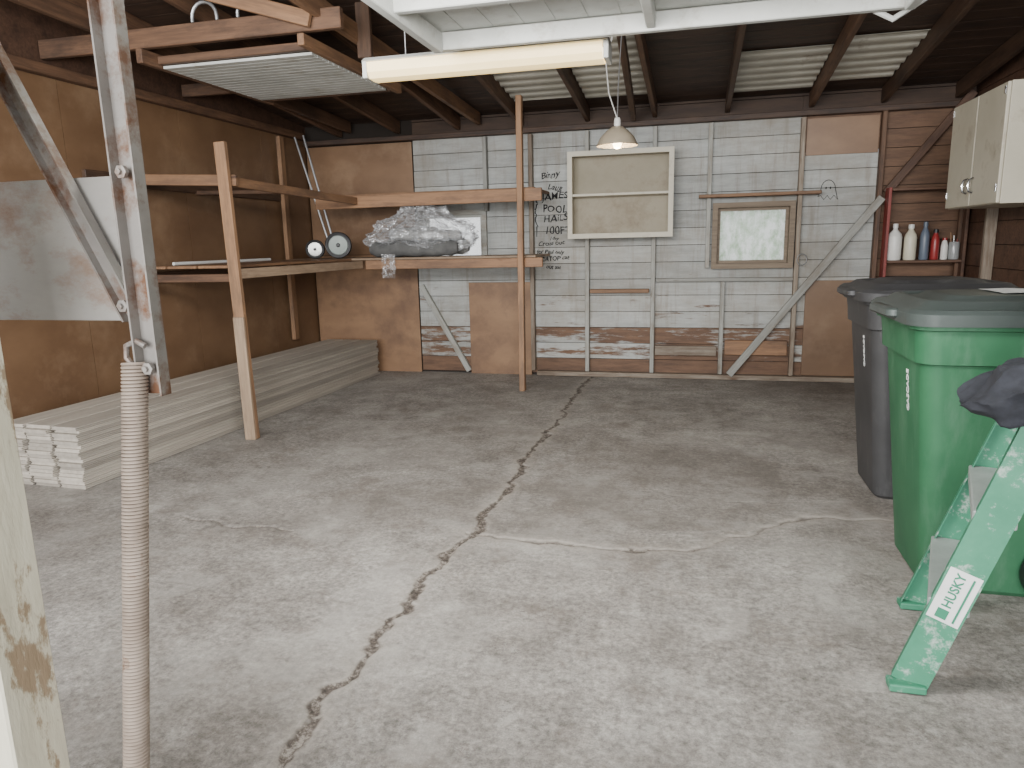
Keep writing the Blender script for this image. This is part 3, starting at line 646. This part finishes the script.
# ---- fluorescent fixture
fx=empty('fluorescent_light',(-1.0,3.5,2.24),'long white fluorescent ceiling fixture, switched on','lamp')
bm=bmesh.new(); pf=[(-.05,.105),(-.08,.085),(-.07,.08),(.07,.08),(.08,.085),(.05,.105)]
A=[bm.verts.new((-1.60,p[0],p[1])) for p in pf];B=[bm.verts.new((-.40,p[0],p[1])) for p in pf]
for k in range(6): bm.faces.new((A[k],A[(k+1)%6],B[(k+1)%6],B[k]))
bm.faces.new(A[::-1]);bm.faces.new(B);bmesh.ops.recalc_face_normals(bm,faces=bm.faces[:])
finish('housing',me_from_bm(bm),(0,3.5,2.255),m_white,fx)
m_tube=plain('warm_glowing_tube',(.95,.9,.75),.4,emit=3.0,ecol=(1,.88,.62))
for yy in (3.465,3.535):
    sweep('lamp_tube',[(-1.575,yy,2.30),(-1.5,yy,2.30),(-.5,yy,2.30),(-.425,yy,2.30)],.017,m_tube,fx,seg=12)
for xx in (-1.59,-.41): box('end_cap',(xx-.012,3.425,2.262),(xx+.012,3.575,2.345),m_white,fx,bev=.004)
for xx in (-1.4,-.6): sweep('hanger',[(xx,3.5,2.362),(xx,3.5,3.03)],.003,m_silver,fx,seg=6)
m_diff=plain('warm_diffuser',(.70,.58,.34),.5,emit=1.5,ecol=(1,.72,.30))
bm=bmesh.new(); pf=[(-.078,.075),(-.074,.03),(-.05,.004),(0,0),(.05,.004),(.074,.03),(.078,.075)]
A=[bm.verts.new((-1.575,p[0],p[1])) for p in pf];B=[bm.verts.new((-.425,p[0],p[1])) for p in pf]
for k in range(6): bm.faces.new((A[k],A[k+1],B[k+1],B[k]))
o=finish('diffuser',me_from_bm(bm),(0,3.5,2.258),m_diff,fx); s=o.modifiers.new('s','SOLIDIFY'); s.thickness=.002

# ---- pendant lamp
pl_=empty('pendant_lamp',(-.54,5.2,2.11),'metal dome pendant lamp with warm bulb on a chain','lamp')
revolve('lamp_shade',[(.025,.13),(.04,.125),(.075,.10),(.115,.06),(.14,.01),(.145,0),(.141,.0),(.112,.056),(.072,.094),(.036,.118),(.022,.122)],(-.54,5.2,2.10),plain('brushed_brass_grey',(.60,.51,.38),.35,.35),pl_,seg=36)
revolve('socket',[(0,.0),(.022,0),(.024,.05),(.018,.07),(0,.075)],(-.54,5.2,2.215),m_wp,pl_,seg=16)
revolve('bulb',[(0,-.06),(.022,-.055),(.032,-.03),(.03,-.005),(.016,.03),(.014,.05),(0,.05)],(-.54,5.2,2.14),plain('warm_bulb',(1,.9,.7),.3,emit=14,ecol=(1,.8,.5)),pl_,seg=20)
sweep('chain',[(-.54,5.2,2.29),(-.535,5.2,2.5),(-.515,5.2,2.82)],.004,m_silver,pl_,seg=6)
sweep('cord',[(-.545,5.2,2.29),(-.60,5.2,2.45),(-.62,5.2,2.65),(-.56,5.2,2.88)],.004,m_wp,pl_,seg=6)

# ---- garage door (raised)
gd=empty('garage_door',(-.18,2.1,2.3),'white painted tilt-up garage door raised overhead','garage door')
bm=bmesh.new(); xx=-1.16
while xx<.78:
    addbox(bm,(xx,.75,2.392),(min(xx+.134,.8),3.30,2.40)); xx+=.14
addbox(bm,(-1.16,.75,2.395),(.8,3.30,2.41))
finish('door_panel',me_from_bm(bm),(0,0,0),m_white,gd)
for yy in (3.28,2.72,2.15,1.2): beam('door_rail',(-1.16,yy,2.35),(.80,yy,2.35),.04,.075,m_white,gd)
for xx in (-1.14,.78): beam('door_rail',(xx,.78,2.34),(xx,3.25,2.34),.04,.085,m_white,gd)
beam('door_rail',(-.2,.78,2.35),(-.2,3.25,2.35),.04,.06,m_white,gd)
sweep('door_bracket',[(.62,3.31,2.35),(.74,3.33,2.29),(.86,3.32,2.36)],.012,m_white,gd,seg=8)

# ---- door hardware
hw=empty('door_hardware',(-1.15,1.15,.1),'rusty tilt-up door hardware with long coil spring','door hardware')
def channel(name,p0,p1,w,d,mat,parent):
    p0=Vector(p0);p1=Vector(p1);x_=(p1-p0).normalized();L=(p1-p0).length;u=Vector((0,-1,0)); u=(u-x_*u.dot(x_)).normalized(); s_=u.cross(x_).normalized()
    R=Matrix((x_,s_,u)).transposed(); bm=bmesh.new(); t=.004
    for lo,hi in (((-L/2,-w/2,-t),(L/2,w/2,0)),((-L/2,-w/2,0),(L/2,-w/2+t,d)),((-L/2,w/2-t,0),(L/2,w/2,d))): addbox(bm,lo,hi)
    return finish(name,me_from_bm(bm),(p0+p1)/2,mat,parent,rot=R)
channel('vertical_channel',(-1.06,1.20,2.30),(-1.055,1.20,1.165),.056,.024,m_rust,hw)
channel('lever_arm',(-1.62,1.215,2.38),(-1.10,1.215,1.32),.042,.018,m_rust,hw)
box('mounting_plate',(-1.62,1.235,1.31),(-1.115,1.24,1.60),m_plate,hw,bev=.001)
for p in ((-1.10,1.19,1.345),(-1.055,1.185,1.22),(-1.06,1.185,1.60)):
    revolve('bolt',[(0,0),(.013,0),(.013,.009),(.006,.010),(.006,.016),(0,.016)],p,m_rust,hw,seg=6,rot=Matrix.Rotation(math.radians(90),3,'X'))
p0=Vector((-1.09,1.185,1.23)); p1=Vector((-1.10,1.02,.14)); ax=(p1-p0).normalized(); u=Vector((1,0,0)); u=(u-ax*u.dot(ax)).normalized(); w_=ax.cross(u)
turns=150; pts=[]
for i in range(turns*14+1):
    t=i/(turns*14); a_=i*2*math.pi/14
    pts.append(p0.lerp(p1,t)+(u*math.cos(a_)+w_*math.sin(a_))*.0225)
sweep('coil_spring',pts,.0033,m_spring,hw,seg=6)
hk=[p0+Vector((0,0,-.01)),p0+Vector((-.018,0,.01)),p0+Vector((-.015,0,.035)),p0+Vector((.01,0,.045)),p0+Vector((.03,0,.035))]
sweep('spring_hook',hk,.006,m_rust,hw,seg=8)
sweep('spring_hook',[p1,p1+ax*.04,p1+ax*.06+Vector((.0,.03,0)),p1+ax*.12+Vector((0,.04,0))],.006,m_rust,hw,seg=8)

# ---- door jamb
bm=bmesh.new()
addbox(bm,(-1.62,.90,0),(-1.315,.99,2.3)); addbox(bm,(-1.31,.89,.0),(-1.197,1.0,2.3))
bmesh.ops.bevel(bm,geom=bm.edges[:],offset=.004,segments=1,affect='EDGES')
o=finish('trim_1',me_from_bm(bm),(0,0,0),m_jamb); o['kind']='structure'

# ---- wheeled bins
def bin_(loc,rotz,matb,matl,label,text,zs=1.08,paper=False):
    e=empty('trash_can',loc,label,'trash can')
    RZ=Matrix.Rotation(math.radians(rotz),3,'Z'); L=Vector(loc)
    def P(x,y,z): return L+RZ@Vector((x,y,z*zs))
    def SR(r): return [(a,b,c*zs,d,f,g) for a,b,c,d,f,g in r]
    loft('body',SR([(.0,0,.0,.44,.44,.06),(.0,0,.02,.48,.48,.07),(-.0,0,.30,.535,.53,.07),(-.005,0,.60,.585,.57,.07),(-.008,0,.80,.62,.60,.07),(-.008,0,.86,.63,.61,.07),(-.012,0,.865,.665,.64,.08),(-.012,0,.93,.675,.645,.08),(-.012,0,.98,.69,.655,.08),(-.012,0,.985,.725,.69,.09),(-.012,0,1.02,.73,.695,.09),(-.012,0,1.022,.70,.66,.08)]),L,matb,e,rot=RZ)
    loft('lid',SR([(-.006,0,1.000,.745,.71,.09),(-.006,0,1.000,.78,.74,.10),(-.004,0,1.040,.79,.745,.10),(.0,0,1.054,.76,.71,.09),(.0,0,1.056,.70,.64,.08),(.0,0,1.078,.64,.58,.08),(.0,0,1.081,.60,.54,.08),(.0,0,1.072,.57,.51,.07),(.0,0,1.072,.50,.44,.07),(.0,0,1.09,.44,.38,.07),(.0,0,1.093,.38,.32,.06)]),L,matl,e,rot=RZ)
    loft('front_grip',SR([(-.395,0,1.012,.06,.30,.025),(-.40,0,1.02,.07,.32,.03),(-.40,0,1.040,.07,.32,.03),(-.395,0,1.046,.06,.30,.025)]),L,matl,e,rot=RZ)
    pts=[P(.33,-.27,.96),P(.41,-.27,.97),P(.44,-.24,.97),P(.44,.24,.97),P(.41,.27,.97),P(.33,.27,.96)]
    sweep('handle',pts,.016,matb,e,seg=10)
    for sy in (-1,1):
        rw=RZ@Matrix.Rotation(math.radians(90),3,'X')
        revolve('wheel',[(0,-.03),(.05,-.03),(.055,-.02),(.10,-.02),(.115,-.03),(.125,-.02),(.125,.02),(.115,.03),(.10,.02),(.055,.02),(.05,.03),(0,.03)],L+RZ@Vector((.22,sy*.285,.127)),m_black,e,rot=rw,seg=28)
    sweep('axle',[L+RZ@Vector((.22,-.285,.127)),L+RZ@Vector((.22,.285,.127))],.012,m_silver,e,seg=8)
    me=textmesh([(text,0,0,.040,90,0)],off=.0008)
    finish('bin_lettering',me,P(-.3065,-.10,.655),m_paper,e,rot=RZ@Matrix.Rotation(math.radians(-5.2),3,'Y')@Matrix(((0,0,-1),(-1,0,0),(0,1,0))))
    if paper: 
        bm=bmesh.new(); bmesh.ops.create_grid(bm,x_segments=6,y_segments=6,size=.5)
        for v_ in bm.verts: v_.co=Vector((v_.co.x*.20,v_.co.y*.26,noise.noise(v_.co*3)*.003))
        finish('lid_sticker',me_from_bm(bm),P(.08,0,1.0975),m_paper,e,rot=RZ)
bin_((1.19,3.29,0),0,m_green,m_greenlid,'green wheeled trash can with grey-green lid','CASCADE',zs=1.11,paper=True)
bin_((1.25,4.38,0),0,m_greybin,m_greybin,'charcoal grey wheeled trash can with closed lid','CASCADE',zs=1.11)

# ---- stepladder
sl=empty('stepladder',(.95,2.55,0),'green fiberglass stepladder with paint spatters standing open','stepladder')
bd=Vector((.292,.957,0)); nd=Vector((.957,-.292,0)); mid=Vector((.79,2.60,0)); hw0,hw1,HT,OF=.300,.19,1.75,.55
def rail_pt(side,z): t=z/HT; return mid+nd*(OF*t)+bd*side*(hw0+(hw1-hw0)*t)+Vector((0,0,z))
def rearpt(side,z): t=z/HT; return mid+nd*(1.15+(OF+.08-1.15)*t)+bd*side*((hw0+.02)+(hw1-hw0)*t)+Vector((0,0,z))
def chan(name,p0,p1,w,d,side,mat):
    x_=(p1-p0).normalized(); L=(p1-p0).length; yv=bd*side; yv=(yv-x_*yv.dot(x_)).normalized(); zv=x_.cross(yv)
    R=Matrix((x_,yv,zv)).transposed(); bm=bmesh.new(); t=.004
    for lo,hi in (((-L/2,-t,-w/2),(L/2,0,w/2)),((-L/2,-d,-w/2),(L/2,-t,-w/2+t)),((-L/2,-d,w/2-t),(L/2,-t,w/2))): addbox(bm,lo,hi)
    return finish(name,me_from_bm(bm),(p0+p1)/2,mat,sl,rot=R)
for s_ in (-1,1):
    chan('front_rail',rail_pt(s_,.02),rail_pt(s_,HT),.105,.034,s_,m_ladder)
    chan('rear_rail',rearpt(s_,.02),rearpt(s_,HT-.1),.05,.022,s_,m_ladder)
    for f_ in (rail_pt,rearpt):
        p=f_(s_,0); box('foot',(p.x-.055,p.y-.03,0.003),(p.x+.055,p.y+.03,.03),m_ladder if f_==rail_pt else m_black,sl,bev=.006)
for k in range(5):
    z_=.30*(k+1); a_=rail_pt(-1,z_);b_=rail_pt(1,z_); i_=(b_-a_).normalized()*.006
    beam('step',a_+i_,b_-i_,.115,.045,m_step,sl)
    sweep('step_brace',[a_+i_+nd*.02,a_.lerp(b_,.28)+Vector((0,0,-.02))],.005,m_step,sl,seg=6)
    if k<4: beam('rear_brace',rearpt(-1,z_),rearpt(1,z_),.03,.02,m_step,sl)
tp=mid+nd*(OF+.04)+Vector((0,0,HT)); beam('top_cap',tp-bd*.22,tp+bd*.22,.16,.05,plain('top_cap_plastic',(.08,.3,.18),.5),sl)
a_=rail_pt(-1,.34); x_=(rail_pt(-1,1)-rail_pt(-1,0)).normalized(); yv=-bd; yv=(yv-x_*yv.dot(x_)).normalized()
Rl=Matrix((x_,yv.cross(x_),yv)).transposed()
p=a_+yv*.0015
bm=bmesh.new(); bmesh.ops.create_cube(bm,size=1)
for v_ in bm.verts: v_.co=Vector((v_.co.x*.18,v_.co.y*.092,v_.co.z*.001))
lb=finish('brand_label',me_from_bm(bm),p,m_paper,sl,rot=Rl)
m_gt=plain('green_print',(.02,.20,.11),.5)
me=textmesh([('HUSKY',-.040,-.004,.038,0,0)],off=.0008)
bm=bmesh.new(); bm.from_mesh(me)
addbox(bm,(-.080,-.006,-.0006),(-.048,.026,.0008)); addbox(bm,(-.080,-.030,-.0006),(.078,-.024,.0008))
finish('brand_lettering',me_from_bm(bm),p+yv*.0015,m_gt,lb,rot=Rl)
bm=bmesh.new(); bmesh.ops.create_icosphere(bm,subdivisions=5,radius=1)
for v_ in bm.verts:
    p=v_.co.copy(); q=Vector((p.x*.22,p.y*.16,p.z*.10)); 
    q.z-=.10*max(0,-p.x)**2
    q+=noise.noise_vector(p*1.5)*.045; q-=p.normalized()*abs(noise.noise(p*2.6))*.03; v_.co=q
rc=Matrix.Rotation(math.radians(14),3,'Y')
tag(finish('cloth_bag',me_from_bm(bm),(1.0,2.26,1.01),m_cloth,rot=rc,smooth=True),'dark navy padded cloth bag draped over the ladder','bag')
rg=[(1.03+.045*math.cos(t),YB-.0925,1.23+.055*math.sin(t)) for t in np.linspace(0,2*math.pi,24,endpoint=False)]
tag(sweep('wire_ring',rg,.005,m_silver,seg=6,closed=True),'small loop of wire hung on the wall stud','wire')

# ------------------------------------------------------------------ light
wld=bpy.data.worlds.new('world'); bpy.context.scene.world=wld; wld.use_nodes=True
bg=wld.node_tree.nodes['Background']; bg.inputs[0].default_value=(.97,.99,1,1); bg.inputs[1].default_value=1.6
def area(name,loc,target,sx,sy,en,colr):
    ld=bpy.data.lights.new(name,'AREA'); ld.shape='RECTANGLE'; ld.size=sx; ld.size_y=sy; ld.energy=en; ld.color=colr
    lo=bpy.data.objects.new(name,ld); col.objects.link(lo); lo.location=loc; lo.rotation_euler=(Vector(target)-Vector(loc)).to_track_quat('-Z','Y').to_euler(); return ld
area('daylight',(-.8,-6,2.3),(-.8,6,1.3),7,3.5,1200,(.99,.995,1))
area('rear_fill',(-.9,1.7,2.25),(-1.2,7.2,.6),2.4,.5,175,(1,.985,.96))  # added fill above the view, no real fitting; brightens the rear floor
pt=bpy.data.lights.new('bulb','POINT'); pt.energy=7; pt.color=(1,.8,.55); pt.shadow_soft_size=.04
po=bpy.data.objects.new('bulb_light',pt); col.objects.link(po); po.location=(-.54,5.2,2.05)

# ------------------------------------------------------------------ camera
yaw=math.radians(14.4);pitch=math.radians(11.2);roll=math.radians(1.3)
fwd=Vector((-math.sin(yaw)*math.cos(pitch),math.cos(yaw)*math.cos(pitch),-math.sin(pitch)))
r0=Vector((math.cos(yaw),math.sin(yaw),0));u0=r0.cross(fwd)
Rr=r0*math.cos(roll)-u0*math.sin(roll);Uu=u0*math.cos(roll)+r0*math.sin(roll)
cam=bpy.data.cameras.new('camera'); cam.sensor_width=36; cam.lens=710*36/1024; cam.clip_start=.02
co=bpy.data.objects.new('camera',cam); col.objects.link(co)
Mx=Matrix((Rr,Uu,-fwd)).transposed().to_4x4(); Mx.translation=Vector((0,0,1.45)); co.matrix_world=Mx
bpy.context.scene.camera=co
